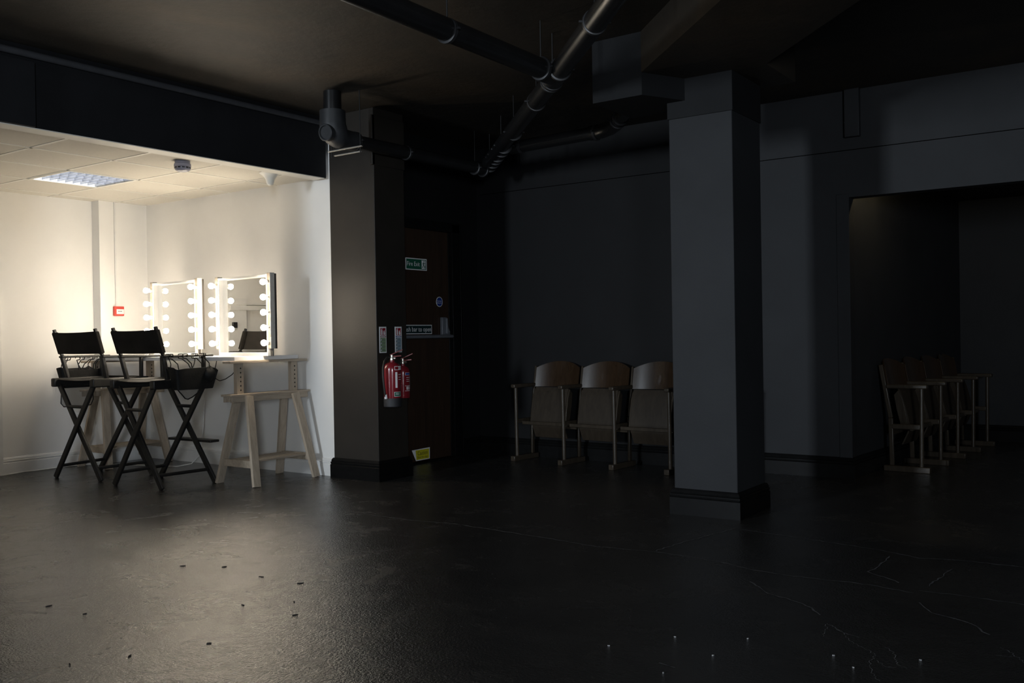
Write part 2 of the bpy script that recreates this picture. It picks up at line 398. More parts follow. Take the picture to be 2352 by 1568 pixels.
# recess beyond the opening; its left wall stands a few degrees off square
rw = MB(); a, b = Vector((-2.02, BY+.12)), Vector((-1.80, 10.40))
rw.prism([(a.x, a.y), (b.x, b.y), (b.x-.12, b.y), (a.x-.12, a.y)], 0, 2.45)
struct(rw.build('wall_recess', 'charcoal', smooth=0), 'charcoal side wall inside the recess')
room_box('wall_recess_back', (-1.95, 10.40, 0), (3.6, 10.52, 2.45), 'charcoal', 'charcoal wall at the end of the recess')
room_box('ceiling_recess', (-2.1, BY+.12, 2.40), (3.6, 10.5, 2.45), 'ceiling')
sk = MB(); sweep(sk, [(-2.02, BY+.125), (-1.80, 10.40), (3.5, 10.40)], SKIRT)
struct(sk.build('baseboard_recess', 'skirt'))
# right hand column with its boxing and the slanting downstand beam
cb = MB().box((-2.577, 5.385, 0), (-2.165, 5.845, 2.70)); co = struct(cb.build('column_charcoal', 'charcoal', bevel=.004), 'charcoal square column in front of the seats')
cc = MB().box((-2.585, 5.378, 2.445), (-2.158, 5.85, 2.70)); struct(cc.build('casing', 'boxing', co, bevel=.003))
sk = MB(); sweep(sk, [(-2.577, 5.385), (-2.165, 5.385), (-2.165, 5.845), (-2.577, 5.845)], SKIRT, closed=True)
struct(sk.build('baseboard_column', 'skirt'))
struct(MB().prism([(-2.945, 5.087), (-2.606, 5.085), (-2.46, 5.385), (-2.46, 5.6), (-2.945, 5.6)], 2.548, CZ).build('trim_boxing', 'boxing', smooth=0), 'charcoal boxing beside the column top')
struct(MB().prism([(-2.610, 5.087), (-.35, 2.83), (.1, 3.28), (-1.95, 5.385), (-1.95, 5.9), (-2.55, 5.9), (-2.55, 5.385), (-2.46, 5.385)], 2.682, CZ+.01).build('wall_beam', 'ceiling', smooth=0), 'slanting black beam under the ceiling')
# walls out of the picture that close the room and block light; a daylight window behind the camera, plus an added fill window
wl = MB().box((-5.8, -6.2, 0), (-5.66, 2.70, CZ)); struct(wl.build('wall_left', 'black_wall'))  # stretch towards the opening added to keep window light off the mirror wall
room_box('wall_bounce_lining', (-5.83, -.25, 0), (-5.801, 2.70, LZ-.02), 'white_wall')  # white lining of that added stretch, keeps bounce light in the room
def window_wall(name, wname, fixed, axis, lo, hi, w0, w1, z0, z1):
    # a wall with one window hole and its frame; axis 0 = the wall runs along x, 1 = along y
    P = (lambda a, t, z: (a, t, z)) if axis == 0 else (lambda a, t, z: (t, a, z))
    t0, t1 = fixed; mb = MB()
    for a, b, c, d in ((lo, w0, 0, CZ), (w1, hi, 0, CZ), (w0, w1, 0, z0), (w0, w1, z1, CZ)): mb.box(P(a, t0, c), P(b, t1, d))
    struct(mb.build(name, 'black_wall', smooth=0)); f = MB(); m0, m1 = t0+(t1-t0)*.3, t0+(t1-t0)*.7
    for a, b, c, d in ((w0, w0+.04, z0, z1), (w1-.04, w1, z0, z1), (w0, w1, z0, z0+.04), (w0, w1, z1-.04, z1)): f.box(P(a, m0, c), P(b, m1, d))
    struct(f.build(wname, 'white_gloss'))
window_wall('wall_window', 'window_1', (-6.32, -6.2), 0, -8.5, 3.6, -5.1, -4.3, 1.3, 2.75)
window_wall('wall_side', 'fill_window', (3.5, 3.62), 1, -6.2, 10.5, -4.2, -3.0, 1.0, 2.3)  # unseen window added as fill to light the door signs

# ------------------------------------------------------------------ ceiling fittings in the white room
lum = thing('ceiling_light', 'square recessed louvre light in the tiled ceiling', 'ceiling light', (-7.21, 4.2675, LZ))
fm = MB()
for a, b in (((-.298,-.298),(-.275,.298)), ((.275,-.298),(.298,.298)), ((-.275,-.298),(.275,-.275)), ((-.275,.275),(.275,.298))):
    fm.box((a[0], a[1], -.006), (b[0], b[1], .07))
fm.build('frame', 'tbar', lum)
MB().box((-.298, -.298, .07), (.298, .298, .08)).build('reflector', 'lamp_metal', lum)
for k in range(4):
    MB().tube([(-.206+.1375*k, -.27, .048), (-.206+.1375*k, .27, .048)], .012, 10).build('tube', 'tube_glow', lum)
lv = MB()
for k in range(1, 4): lv.box((-.275+.1375*k-.004, -.275, 0), (-.275+.1375*k+.004, .275, .034))
for k in range(9): lv.box((-.275, -.262+.0655*k-.002, .002), (.275, -.262+.0655*k+.002, .034))
lv.build('louvre', 'louvre', lum, smooth=0)
lum_fill = copy_tree(lum); lum_fill.location = (-7.21, 1.86, LZ); lum_fill['label'] = 'unseen louvre light added to the tiled ceiling to fill the white room'  # unseen copy added to brighten the white room
sd = thing('smoke_detector', 'round grey blue smoke detector on the tiled ceiling', 'smoke detector', (-5.965, 4.30, LZ))
MB().lathe([(.055, 0), (.055, -.016), (.050, -.020)], seg=28).build('base', 'plastic_grey', sd)
b_ = MB().lathe([(.050, -.016), (.060, -.022), (.061, -.040), (.056, -.046), (.056, -.056), (.056, -.058), (.050, -.068), (.036, -.076), (.012, -.079)], seg=28)
b_.build('body', 'plastic_grey', sd)
vn = MB()
for k in range(12):
    a = 2*pi*k/12; d = Vector((cos(a), sin(a), 0)); t = Vector((-sin(a), cos(a), 0))
    vn.bar(d*.0555+t*-.010+Vector((0,0,-.051)), d*.0555+t*.010+Vector((0,0,-.051)), .004, .009)
vn.build('vent', 'plastic_dark', sd)
tag(MB().lathe([(.084, 0), (.085, -.006), (.080, -.011), (.064, -.020), (.046, -.038), (.034, -.058), (.029, -.078), (.025, -.092), (.016, -.101), (.003, -.104)], (-5.86, 5.03, LZ), 32).build('ceiling_sensor', 'plastic_white'), 'white trumpet shaped sensor on the tiled ceiling near the bulkhead end', 'sensor')
# alarm call point and its white conduit
cpn = thing('call_point', 'red fire alarm call point on the white pilaster', 'alarm call point', (-8.185, 5.157, 1.418))
MB().box((0, -.051, -.045), (.03, .051, .045)).build('housing', 'red_plastic', cpn, bevel=.006)
cf = MB().box((.028, -.030, -.028), (.0335, .044, .018)); cf.m = 1
for k in (-1, 0, 1): cf.box((.0335, .004+k*.014-.004, -.006), (.0342, .004+k*.014+.004, .002))
cf.m = 2; cf.box((.0302, -.046, .026), (.0308, .046, .030))
cf.build('window', ['paper', 'sign_black', 'red_plastic'], cpn)
tag(MB().box((-8.185, 5.132, 1.463), (-8.170, 5.148, LZ)).build('wall_conduit', 'white_gloss', bevel=.002), 'thin white conduit from the red call point up to the ceiling', 'conduit')
tag(MB().box((-8.257, 4.025, 1.255), (-8.225, 4.075, 1.315)).build('wall_socket', 'plastic_dark', bevel=.004), 'small dark wall box reflected in the right mirror', 'wall box')

# ------------------------------------------------------------------ trestles, table top
def trestle(name, label, loc):
    t = thing(name, label, 'trestle', loc, 0, 'pine trestles under the white table top')
    MB().box((-.047, -.392, .945), (.047, .392, .963)).build('top_board', 'pine', t, bevel=.002)
    for y in (-.278, .272):
        u = MB().box((-.020, y-.031, .66), (.020, y+.031, .945))
        u.m = 1
        for k in range(6):
            for sx in (1, -1): u.lathe([(.0065, 0), (.0065, .0012)], (sx*.0198, y+.004, .735+.034*k), 10, (sx, 0, 0))
        u.build('upright', ['pine_v', 'hole'], t, bevel=.002)
    r = MB().box((-.062, -.40, .690), (-.020, .40, .706)); r.box((.020, -.40, .690), (.062, .40, .706))
    r.box((-.020, -.40, .690), (.020, -.315, .706)); r.box((-.020, .315, .690), (.020, .40, .706)); r.box((-.020, -.24, .690), (.020, .235, .706))
    r.box((-.052, -.385, .645), (-.030, .385, .690)); r.box((.030, -.385, .645), (.052, .385, .690))
    r.box((-.022, -.385, .65), (.022, -.365, .690)); r.box((-.022, .365, .65), (.022, .385, .690))
    r.build('beam', 'pine', t, bevel=.002)
    for sx in (-1, 1):
        for sy in (-1, 1):
            L = MB(); p = Vector((sx*.066, sy*.235, .688)); q = Vector((sx*.222, sy*.305, .0))
            d = (q-p).normalized(); L.bar(p, q + d*.0, .068, .026, (sx, 0, .2))
            # cut level with the floor
            L.v = [(x, y, max(z, 0.0)) for x, y, z in L.v]
            L.m = 1; L.lathe([(.008, 0), (.008, .004)], p + Vector((sx*.014, 0, -.03)), 8, (sx, 0, .25))
            L.build('leg', ['pine_v', 'hole'], t, bevel=.002)
    for sy in (-1, 1):
        MB().box((-.17, sy*.290-.011, .138), (.17, sy*.290+.011, .194)).build('crossbar', 'pine', t, bevel=.002)
    for k in range(4):
        x = -.105+.07*k; MB().box((x-.027, -.2785, .176), (x+.027, .2785, .192)).build('shelf_slat', 'pine', t, bevel=.002)
    return t
tre = trestle('trestle', 'pine trestle under the right end of the white table top', (-5.985, 5.065, 0))
tre2 = copy_tree(tre); tre2.location = (-7.965, 5.07, 0); tre2['label'] = 'pine trestle under the left end of the table, behind the director chairs'
TT = .995
tag(MB().box((-8.12, 4.75, .964), (-5.985, 5.40, TT)).build('table_top', 'worktop', bevel=.002), 'long white table top laid across the two pine trestles', 'table top')

# ------------------------------------------------------------------ lit mirrors
def make_mirror(label, loc, rz):
    t = thing('vanity_mirror', label, 'mirror', loc, rz, 'bulb lit make-up mirrors on the table')
    W, Hh = .675, .65     # local: x 0..W along the wall, front towards -y
    f = MB(); d0, d1 = -.045, .012
    f.box((0, d0, 0), (.012, d1, Hh)); f.box((W-.012, d0, 0), (W, d1, Hh)); f.box((.012, d0, 0), (W-.012, d1, .028)); f.box((.012, d0, Hh-.016), (W-.012, d1, Hh))
    f.box((.0, .006, 0), (W, .014, Hh))
    f.build('frame', 'frame_white', t, bevel=.0015)
    MB().box((.012, -.002, .028), (W-.012, .005, Hh-.016)).build('mirror_glass', 'mirror', t)
    for sx in (0, 1):
        x0 = -.040 if sx == 0 else W; out = x0 if sx == 0 else x0+.040
        b = MB().box((x0, -.045, .058), (x0+.040, -.001, Hh+.012)); b.m = 1; b.box((x0+.003, -.001, .058), (x0+.037, .020, Hh+.006))
        b.m = 2; b.box((x0+.002, -.047, .060), (x0+.038, -.045, Hh+.010))
        bar = b.build('light_bar', ['alu', 'dark_metal', 'bronze'], t, bevel=.002)
        xc = x0+.020
        for k in range(5):
            z = .105+.1205*k
            MB().lathe([(.017, 0), (.017, .018), (.011, .026)], (xc, -.047, z), 16, (0, -1, 0)).build('socket', 'socket', bar)
            MB().lathe([(.010, .018), (.014, .024), (.0200, .034), (.0238, .047), (.0228, .058), (.0165, .067), (.008, .0713), (.001, .0722)], (xc, -.047, z), 20, (0, -1, 0)).build('bulb', 'bulb', bar)
        lg = MB()
        for dx in (.010, .030): lg.tube([(x0+dx, -.02, 0), (x0+dx, -.02, .06)], .006, 10)
        lg.build('stand_leg', 'dark_metal', t)
    return t
mr = make_mirror('bulb lit mirror at the right end of the table top', (-6.588, 5.12, TT), radians(-4.2))
ml = copy_tree(mr); ml.location = (-7.505, 5.12, TT); ml['label'] = 'bulb lit mirror left of the other, behind the black chairs'

# ------------------------------------------------------------------ director's chairs
def directors_chair(label, loc, rz):
    t = thing('directors_chair', label, 'chair', loc, rz, "tall black folding director's chairs")
    for nm, y, fx in (('back', -.225, .285), ('front', .225, .335)):
        for sx, dy in ((-1, -.013), (1, .013)):
            MB().bar((sx*fx, y+dy, .004), (-sx*.243, y+dy, .775), .023, .046, (1, 0, 0)).build('leg', 'black_wood', t, bevel=.005)
        xm = .118 if nm == 'back' else .100
        MB().tube([(-xm, y, .600), (xm, y, .600)], .013, 10).build('stretcher', 'black_wood', t)
    for sx in (-1, 1):
        MB().tube([(sx*.222, -.225, .105), (sx*.262, .225, .105)], .013, 10).build('side_stretcher', 'black_wood', t)
        rl = MB().box((sx*.257-.027, -.268, .762), (sx*.257+.027, .262, .834)); rl.build('seat_rail', 'black_wood', t, bevel=.010)
        MB().bar((sx*.257, -.120, .80), (sx*.268, -.172, 1.02), .034, .030, (0, 1, 0)).build('back_post', 'black_wood', t, bevel=.006)
        MB().bar((sx*.268, -.172, 1.02), (sx*.272, -.236, 1.238), .026, .022, (0, 1, 0)).build('back_stick', 'black_wood', t, bevel=.004)
        MB().bar((sx*.262, .20, .82), (sx*.266, .20, 1.0), .030, .024, (0, 1, 0)).build('arm_post', 'black_wood', t, bevel=.004)
        MB().box((sx*.270-.026, -.185, 1.0), (sx*.270+.026, .275, 1.018)).build('armrest', 'black_wood', t, bevel=.006)
    MB().box((-.24, .205, .800), (.24, .232, .838)).build('front_crossbar', 'black_wood', t, bevel=.004)
    def seat(u, v):
        x = -.25+.5*u; return (x, -.235+.45*v, .826-.010*(1-(2*u-1)**2))
    MB().grid(seat, 14, 4, (0, 0, -.004)).build('seat', 'seat_canvas', t)
    def back(u, v):
        # canvas sleeve round both sticks, bellied backwards
        z = 1.035+.180*v; k = (z-1.02)/.218; yc = -.172-.064*k; x = (-.285+.57*u); s = abs(2*u-1)
        w = (z-1.125)
        return (x*(1+.02*k), yc-.016 - .020*(1-s*s) + .003*sin(9*u+14*v), z - .007*(1-s*s)*(1 if v > .5 else .3))
    bm_ = MB().grid(back, 24, 8, (0, .003, 0)); bk = bm_.build('backrest', 'canvas', t)
    for sx in (-1, 1):
        MB().bar((sx*.2685, -.176, 1.035), (sx*.272, -.230, 1.213), .044, .038, (0, 1, 0)).build('sleeve', 'canvas', bk, bevel=.008)
    ft = MB().box((-.27, .245, .312), (.27, .335, .332))
    ft.build('footrest', 'black_wood', t, bevel=.005)
    return t
ch1 = directors_chair('tall black director chair nearer the right trestle, bag on its right arm', (-6.572, 4.505, 0), radians(1))
ch2 = copy_tree(ch1); ch2.location = (-7.425, 4.51, 0); ch2.rotation_euler.z = radians(4); [bpy.data.objects.remove(o) for o in list(ch2.children) if o.name.startswith('footrest')]; ch2['label'] = 'tall black director chair further left, bag on its left arm'

# bags hung from the arms (local: +x is outwards from the chair)
def side_bag(label, loc, rz, mirror, slim):
    t = thing('side_bag', label, 'bag', loc, rz, 'black organiser bags hung from the chair arms')
    s = -1 if mirror else 1
    y0, y1 = -.165, .235
    def shell(u, v):
        # tapered open tote: ring of points, v = height
        a = 2*pi*u; c, sn = cos(a), sin(a)
        sup = lambda q: math.copysign(abs(q)**.35, q)
        w = (.036+.022*v)*slim; l = .165+.038*v
        return (s*(.052*slim+w*sup(c)*1.0), .035+l*sup(sn) , -.245+.155*v + .010*v*sin(3*a+1) - .012*v*sn)
    bd = MB().grid(shell, 40, 6); n = len(bd.v)
    bd.add([(s*(.052*slim-.03), -.12, -.244), (s*(.052*slim+.03), -.12, -.244), (s*(.052*slim+.03), .19, -.244), (s*(.052*slim-.03), .19, -.244)], [(0, 1, 2, 3)])
    body = bd.build('body', 'bag', t); so = body.modifiers.new('cloth', 'SOLIDIFY'); so.thickness = .004
    for k, (ya, yb) in enumerate(((-.135, -.150), (-.11, -.085), (-.02, .045), (.02, .035), (.10, .04), (.115, .125), (.175, .15), (.19, .195))):
        x = s*(.030+.02*(k % 2))
        MB().tube([(s*.019, ya, .004), (s*.010, ya, .0245), (s*-.015, ya, .0255), (s*-.042, ya, .0235), (s*-.049, ya, .008), (s*-.040, ya, -.008), (s*.0, ya, -.012), (x, (ya+yb)/2, -.05), (x, yb, -.105)], .0042, 6).build('strap', 'bag', t)
    pc = MB().grid(lambda u, v: (s*(.10*slim+.035*sin(pi*v)*cos(2*pi*u)), .145+.055*sin(pi*v)**.6*sin(2*pi*u), -.20+.13*v + .006*sin(8*u*pi)), 18, 8)
    pc.build('pouch', 'bag', t)
    # net pocket hanging under the bag with dark piping
    edge = [(-.125, -.235), (-.150, -.30), (-.155, -.375), (-.13, -.405), (.02, -.41), (.125, -.405), (.150, -.36), (.150, -.30), (.14, -.235)] if mirror else [(-.10, -.235), (-.055, -.28), (-.02, -.318), (.005, -.325), (.05, -.308), (.095, -.28), (.125, -.235)]
    n_ = MB(); pts = [(s*.03, y, z) for y, z in edge]; n_.add(pts, [tuple(range(len(pts)))])
    net = n_.build('net_pocket', 'net', t, smooth=0)
    MB().tube(pts, .0045, 6).build('piping', 'bag', net)
    return t
side_bag('black organiser bag hung on the outer arm of the right director chair', (-6.572+.285, 4.515, 1.0), radians(1), False, 1.15)
side_bag('black organiser bag hung on the outer arm of the left director chair', (-7.425-.290, 4.49, .99), radians(4), True, .8)

# cables
tag(MB().tube([(-6.20, 4.95, .96), (-6.19, 4.94, .90), (-6.205, 4.90, .85), (-6.25, 4.87, .815), (-6.31, 4.86, .80), (-6.37, 4.87, .815), (-6.43, 4.90, .86), (-6.46, 4.95, .962)], .0035, 8).build('power_cable', 'cable_black'), 'thin black cable looping below the white table top', 'cable')
tag(MB().tube([(-8.225, 3.95, .008), (-8.20, 4.06, .008), (-8.225, 4.16, .008), (-8.255, 4.28, .008), (-8.24, 4.40, .008), (-8.262, 4.6, .008), (-8.24, 4.8, .008), (-8.10, 4.93, .008), (-7.85, 5.02, .008), (-7.55, 5.09, .008), (-7.32, 5.16, .008), (-7.22, 5.24, .03), (-7.19, 5.30, .10), (-7.20, 5.35, .30), (-7.22, 5.40, .70), (-7.25, 5.425, .95)], .0045, 8).build('extension_cable', 'cable_white'), 'white cable lying along the skirting of the bright room', 'cable')

# ------------------------------------------------------------------ pipes under the black ceiling
def clip(par, c, axis, r, rods=True, name='clip'):
    c = Vector(c); ax = Vector(axis).normalized()
    o = MB().lathe([(r, -.012), (r+.006, -.010), (r+.006, .010), (r, .012)], c, 28, ax)
    sidev = ax.cross(Vector((0, 0, 1))).normalized()
    for s in (-1, 1): o.bar(c+sidev*s*r, c+sidev*s*(r+.022), .014, .010)
    o.build(name, 'clip', par)
    if rods:
        MB().tube([c+Vector((0, 0, r)), Vector((c.x, c.y, CZ))], .0042, 6).build('hanger_rod', 'rod', par)
def collar(mb, c, axis, r, l=.05):
    ax = Vector(axis).normalized(); mb.lathe([(r, -l/2), (r+.007, -l/2+.004), (r+.007, l/2-.004), (r, l/2)], c, 28, ax)
PZ = 2.65; D = Vector((.697, -.717, 0)).normalized(); T0 = Vector((-2.985, 4.725, PZ)); R_ = .058
pm = thing('drain_pipe', 'thick black drain pipe slanting under the ceiling towards the column beam', 'pipe', (0, 0, 0))
far = Vector((-5.36, 7.12, PZ)); near = T0 + D*4.2
MB().tube([far, T0 - D*.12], R_, 28).build('pipe_run', 'pipe', pm); MB().tube([T0 + D*.12, near], R_, 28).build('pipe_run', 'pipe', pm)
fit = MB().tube([T0 - D*.14, T0 + D*.14], R_+.006, 28); fit.tube([T0, T0 + Vector((0, -.16, 0))], R_+.005, 28); fit.build('tee', 'pipe', pm)
for k in (-.13, -.085, .13): clip(pm, T0 + D*k, D, R_+.004, k == -.085)
for k in (.95, -.62, -1.55): clip(pm, T0 + D*k, D, R_, True)
for k in (-2.05, -2.2, -2.42, -2.55, -2.72, -2.9): clip(pm, T0 + D*k, D, R_+.004, k in (-2.2, -2.9))
pb = thing('branch_pipe', 'black branch pipe running from the tee towards the upper left', 'pipe', (0, 0, 0))
bx = T0.x+.012
MB().tube([(bx, T0.y-.10, PZ), (bx, -.5, PZ+.03)], R_, 28).build('pipe_run', 'pipe', pb)
clip(pb, (bx, T0.y-.175, PZ), (0, 1, 0), R_+.004); clip(pb, (bx, 3.70, PZ), (0, 1, 0), R_)
clip(pb, (bx, 1.6, PZ), (0, 1, 0), R_)
# soil pipe with the big elbow beside the pillar
sp = thing('soil_pipe', 'black soil pipe with a big elbow dropping from the ceiling by the pillar', 'pipe', (0, 0, 0))
ex, ey, ez = -5.035, 4.915, 2.598
MB().tube([(ex, ey, CZ), (ex, ey, 2.76)], .066, 28).build('ceiling_stub', 'pipe', sp)
eb = MB(); arc = [(ex, ey, 2.785), (ex, ey, 2.74)] + [(ex, ey+.10*(1-cos(a)), 2.69-.092*sin(a)) for a in [i*pi/2/8 for i in range(9)]] + [(ex, ey+.22, ez)]
eb.tube(arc, [.094]*2 + [.096, .097, .098, .098, .096, .092, .086, .080, .074] + [.070], 32)
eb.build('elbow', 'fitting', sp)
sk_ = MB().lathe([(.062, 0), (.062, .066), (.058, .070), (.050, .070), (.046, .058), (.001, .058)], (ex+.010, ey-.028, 2.622), 30, (.10, -.97, -.16)); sk_.build('access_port', 'fitting', sp)
MB().tube([(ex, ey+.20, ez), (ex, 6.74, ez+.01)], .052, 28).build('pipe_run', 'pipe', sp)
clip(sp, (ex, ey+.225, ez), (0, 1, 0), .068, False); clip(sp, (ex, 5.72, ez), (0, 1, 0), .052, False); clip(sp, (ex, 6.62, ez), (0, 1, 0), .053); clip(sp, (ex, 6.74, ez), (0, 1, 0), .056, False)
st = thing('pipe_bracket', 'short galvanised strut bracket slung under the black soil pipe', 'bracket', (0, 0, 0))
MB().box((-5.155, 4.975, 2.508), (-4.81, 4.992, 2.517)).box((-5.115, 4.998, 2.476), (-4.84, 5.013, 2.485)).build('strut', 'rail', st, bevel=.002)
for dx in (-.098, .195): MB().tube([(ex+dx, 4.995, 2.470), (ex+dx, 4.995, CZ)], .0035, 6).build('hanger_rod', 'rod', st)
# pipe from the slanting run to the boxing
bp = thing('waste_pipe', 'black waste pipe running across to the boxing beside the column', 'pipe', (0, 0, 0))
MB().tube([(-4.42, 6.30, 2.648), (-3.62, 6.315, 2.668)], .050, 24).build('pipe_run', 'pipe', bp)
MB().tube([(-3.68, 6.314, 2.667), (-3.58, 6.31, 2.67), (-3.48, 6.27, 2.675), (-3.40, 6.20, 2.68), (-3.33, 6.12, 2.685)], .056, 24).build('elbow', 'pipe', bp)
MB().tube([(-3.36, 6.15, 2.683), (-2.80, 5.52, 2.71)], .050, 24).build('pipe_run', 'pipe', bp)
clip(bp, (-4.32, 6.302, 2.65), (1, 0, 0), .051, False); clip(bp, (-3.63, 6.315, 2.667), (1, 0, 0), .056, False); clip(bp, (-3.34, 6.13, 2.684), (.66, -.75, 0), .056, False); clip(bp, (-3.28, 6.06, 2.687), (.66, -.75, 0), .056)

# ------------------------------------------------------------------ signs
def XF(x, y0, z0):                       # maps sign-plane coordinates onto a wall facing +x
    return lambda e: (lambda u, v: (x+e, y0+u, z0+v))
def rect(mb, f, a, b, e):
    mb.add([f(e)(a[0], a[1]), f(e)(b[0], a[1]), f(e)(b[0], b[1]), f(e)(a[0], b[1])], [(0, 1, 2, 3)])
def poly(mb, f, pts, e): mb.add([f(e)(*p) for p in pts], [tuple(range(len(pts)))])
dx = DX-.018
# fire exit
f = XF(dx, 6.418, 1.776)
sgn = MB().box((dx, 6.275, 1.7235), (dx+.0025, 6.561, 1.8285)); sgn.m = 1; rect(sgn, f, (-.135, -.0445), (.135, .0445), .003); sgn.m = 0
sgn.text('Fire Exit', .056, lambda u, v: f(.0037)(u-.042, v), squash=.92)
rect(sgn, f, (.070, -.038), (.124, .038), .0037); sgn.m = 1
g = f(.0042)
def stick(p, q, w):
    p, q = Vector((*p, 0)), Vector((*q, 0)); n = (q-p).normalized(); n = Vector((-n.y, n.x, 0))*w/2
    sgn.add([g(*(p+n)[:2]), g(*(p-n)[:2]), g(*(q-n)[:2]), g(*(q+n)[:2])], [(0, 1, 2, 3)])
sgn.add([g(.104+.0065*cos(a), .027+.0065*sin(a)) for a in [2*pi*k/10 for k in range(10)]], [tuple(range(10))])
for p, q, w in (((.101,.018),(.094,-.006),.012), ((.102,.016),(.115,.006),.005), ((.115,.006),(.119,.014),.005), ((.100,.016),(.085,.012),.005), ((.085,.012),(.081,.001),.005), ((.095,-.004),(.109,-.014),.007), ((.109,-.014),(.105,-.032),.006), ((.093,-.006),(.088,-.022),.007), ((.088,-.022),(.074,-.026),.006)): stick(p, q, w)
rect(sgn, f, (.112, -.034), (.120, -.006), .0042)
tag(sgn.build('exit_sign', ['paper', 'sign_green'], smooth=0), 'green Fire Exit sign with a running man high on the brown door', 'sign')
# push bar to open
f2 = XF(dx, 6.436, 1.1935); s2 = MB().box((dx, 6.176, 1.1525), (dx+.0025, 6.617, 1.2345)); s2.m = 1
rect(s2, f2, (-.254, -.0345), (.174, .0345), .003); s2.m = 0
s2.text('Push bar to open', .060, lambda u, v: f2(.0037)(u+.170, v), align='RIGHT', squash=.92)
tag(s2.build('door_sign', ['paper', 'sign_dark'], smooth=0), 'dark sign reading Push bar to open just above the push bar', 'sign')
# blue disc
f3 = XF(dx, 6.732, 1.4465); s3 = MB().lathe([(.046, 0), (.046, .0025)], (dx, 6.732, 1.4465), 32, (1, 0, 0)); s3.m = 1
s3.lathe([(.041, .0025), (.041, .003)], (dx, 6.732, 1.4465), 32, (1, 0, 0)); s3.m = 0
s3.text('Fire door', .017, lambda u, v: f3(.0037)(u, v+.007)); s3.text('Keep shut', .017, lambda u, v: f3(.0037)(u, v-.010))
tag(s3.build('door_disc', ['paper', 'sign_blue'], smooth=0), 'round blue Fire door Keep shut disc on the brown door', 'sign')
# push bar
pbh = thing('push_bar', 'grey panic push bar across the brown fire door', 'push bar', (0, 0, 0))
br = MB(); br.prism([(0, -.016), (.062, -.020), (.072, -.010), (.070, .004), (.055, .012), (0, .012)], 6.06, 6.835, lambda a, b, c: (dx+.012+a, c, 1.133+b))
br.build('bar', 'push_bar', pbh, bevel=.003)
ca = MB().prism([(6.735, 1.305), (6.805, 1.305), (6.812, 1.23), (6.832, 1.175), (6.855, 1.150), (6.855, 1.115), (6.735, 1.115)], 0, .030, lambda a, b, c: (dx+c, a, b))
ca.prism([(6.770, 1.298), (6.790, 1.298), (6.797, 1.21), (6.825, 1.16), (6.770, 1.15)], .03, .055, lambda a, b, c: (dx+c, a, b))
ca.build('end_case', 'push_bar', pbh, bevel=.006)
ed = MB().box((dx, 6.02, 1.10), (dx+.05, 6.09, 1.30)); ed.build('end_case', 'push_bar', pbh, bevel=.006)
# caution step sign, leaning at the foot of the door
cs = MB(); cx = DX-.012
q = [(6.285, .128), (6.527, .133), (6.524, .031), (6.340, .029)]
cs.prism(q, 0, .004, lambda a, b, c: (cx+.02+c, a, b)); cs.m = 1
fq = lambda u, v: (cx+.0246, 6.331+.184*u + .010*(1-v)*(1-u), .037+.086*v)
cs.add([fq(0, 0), fq(1, 0), fq(1, 1), fq(0, 1)], [(0, 1, 2, 3)]); cs.m = 2
cs.text('Caution', .050, lambda u, v: (cx+.0252, 6.426+u, .092+v), squash=.85); cs.text('Mind the step', .030, lambda u, v: (cx+.0252, 6.426+u, .056+v), squash=.85)
tag(cs.build('caution_sign', ['paper', 'sign_yellow', 'sign_black'], smooth=0), 'small yellow Caution Mind the step sign at the foot of the brown door', 'sign')
# extinguisher identification signs on the pillar
def id_sign(yc, band, body, label):
    x = -5.12; w, h = .039, .103; s = MB(); F = XF(x, yc, 1.108)
    s.box((x, yc-w, 1.108-h), (x+.0025, yc+w, 1.108+h))
    s.m = 1; rect(s, F, (-.029, .034), (.029, .092), .003)
    s.m = 0
    rect(s, F, (-.022, .037), (-.006, .076), .0036); rect(s, F, (-.018, .076), (-.010, .082), .0036)
    poly(s, F, [(-.020, .080), (-.004, .088), (-.004, .091), (-.020, .085)], .0036)
    poly(s, F, [(.004, .038), (.022, .038), (.023, .055), (.018, .064), (.020, .078), (.012, .068), (.008, .074), (.004, .058)], .0036)
    s.m = 2; rect(s, F, (-.033, .018), (.033, .030), .003); s.m = 0; [rect(s, F, (-.026+.009*k, .021), (-.020+.009*k, .027), .0036) for k in range(6)]
    s.m = 3; rect(s, F, (-.033, -.095), (.033, .015), .003)
    s.m = 4
    for k in range(4):
        z = .000-.027*k; rect(s, F, (-.031, z-.010), (-.012, z+.010), .0036)
        for j in range(3): rect(s, F, (-.006, z-.008+.007*j), (.028-.005*((j+k) % 3), z-.005+.007*j), .0036)
    s.m = 0
    for k in range(4):
        z = .000-.027*k; poly(s, F, [(-.027, z-.007), (-.020, z-.007), (-.016, z+.003), (-.021, z+.007), (-.027, z+.002)], .0040)
    return tag(s.build('extinguisher_sign', ['paper', 'sign_red', band, body, 'sign_print'], smooth=0), label, 'sign', 'extinguisher signs on the black pillar')
id_sign(5.498, 'sign_brown', 'sign_pale_green', 'narrow extinguisher sign with pale green text panel, left one on the pillar')
id_sign(5.678, 'sign_blue', 'sign_pale_blue', 'narrow extinguisher sign with pale blue text panel, right one on the pillar')
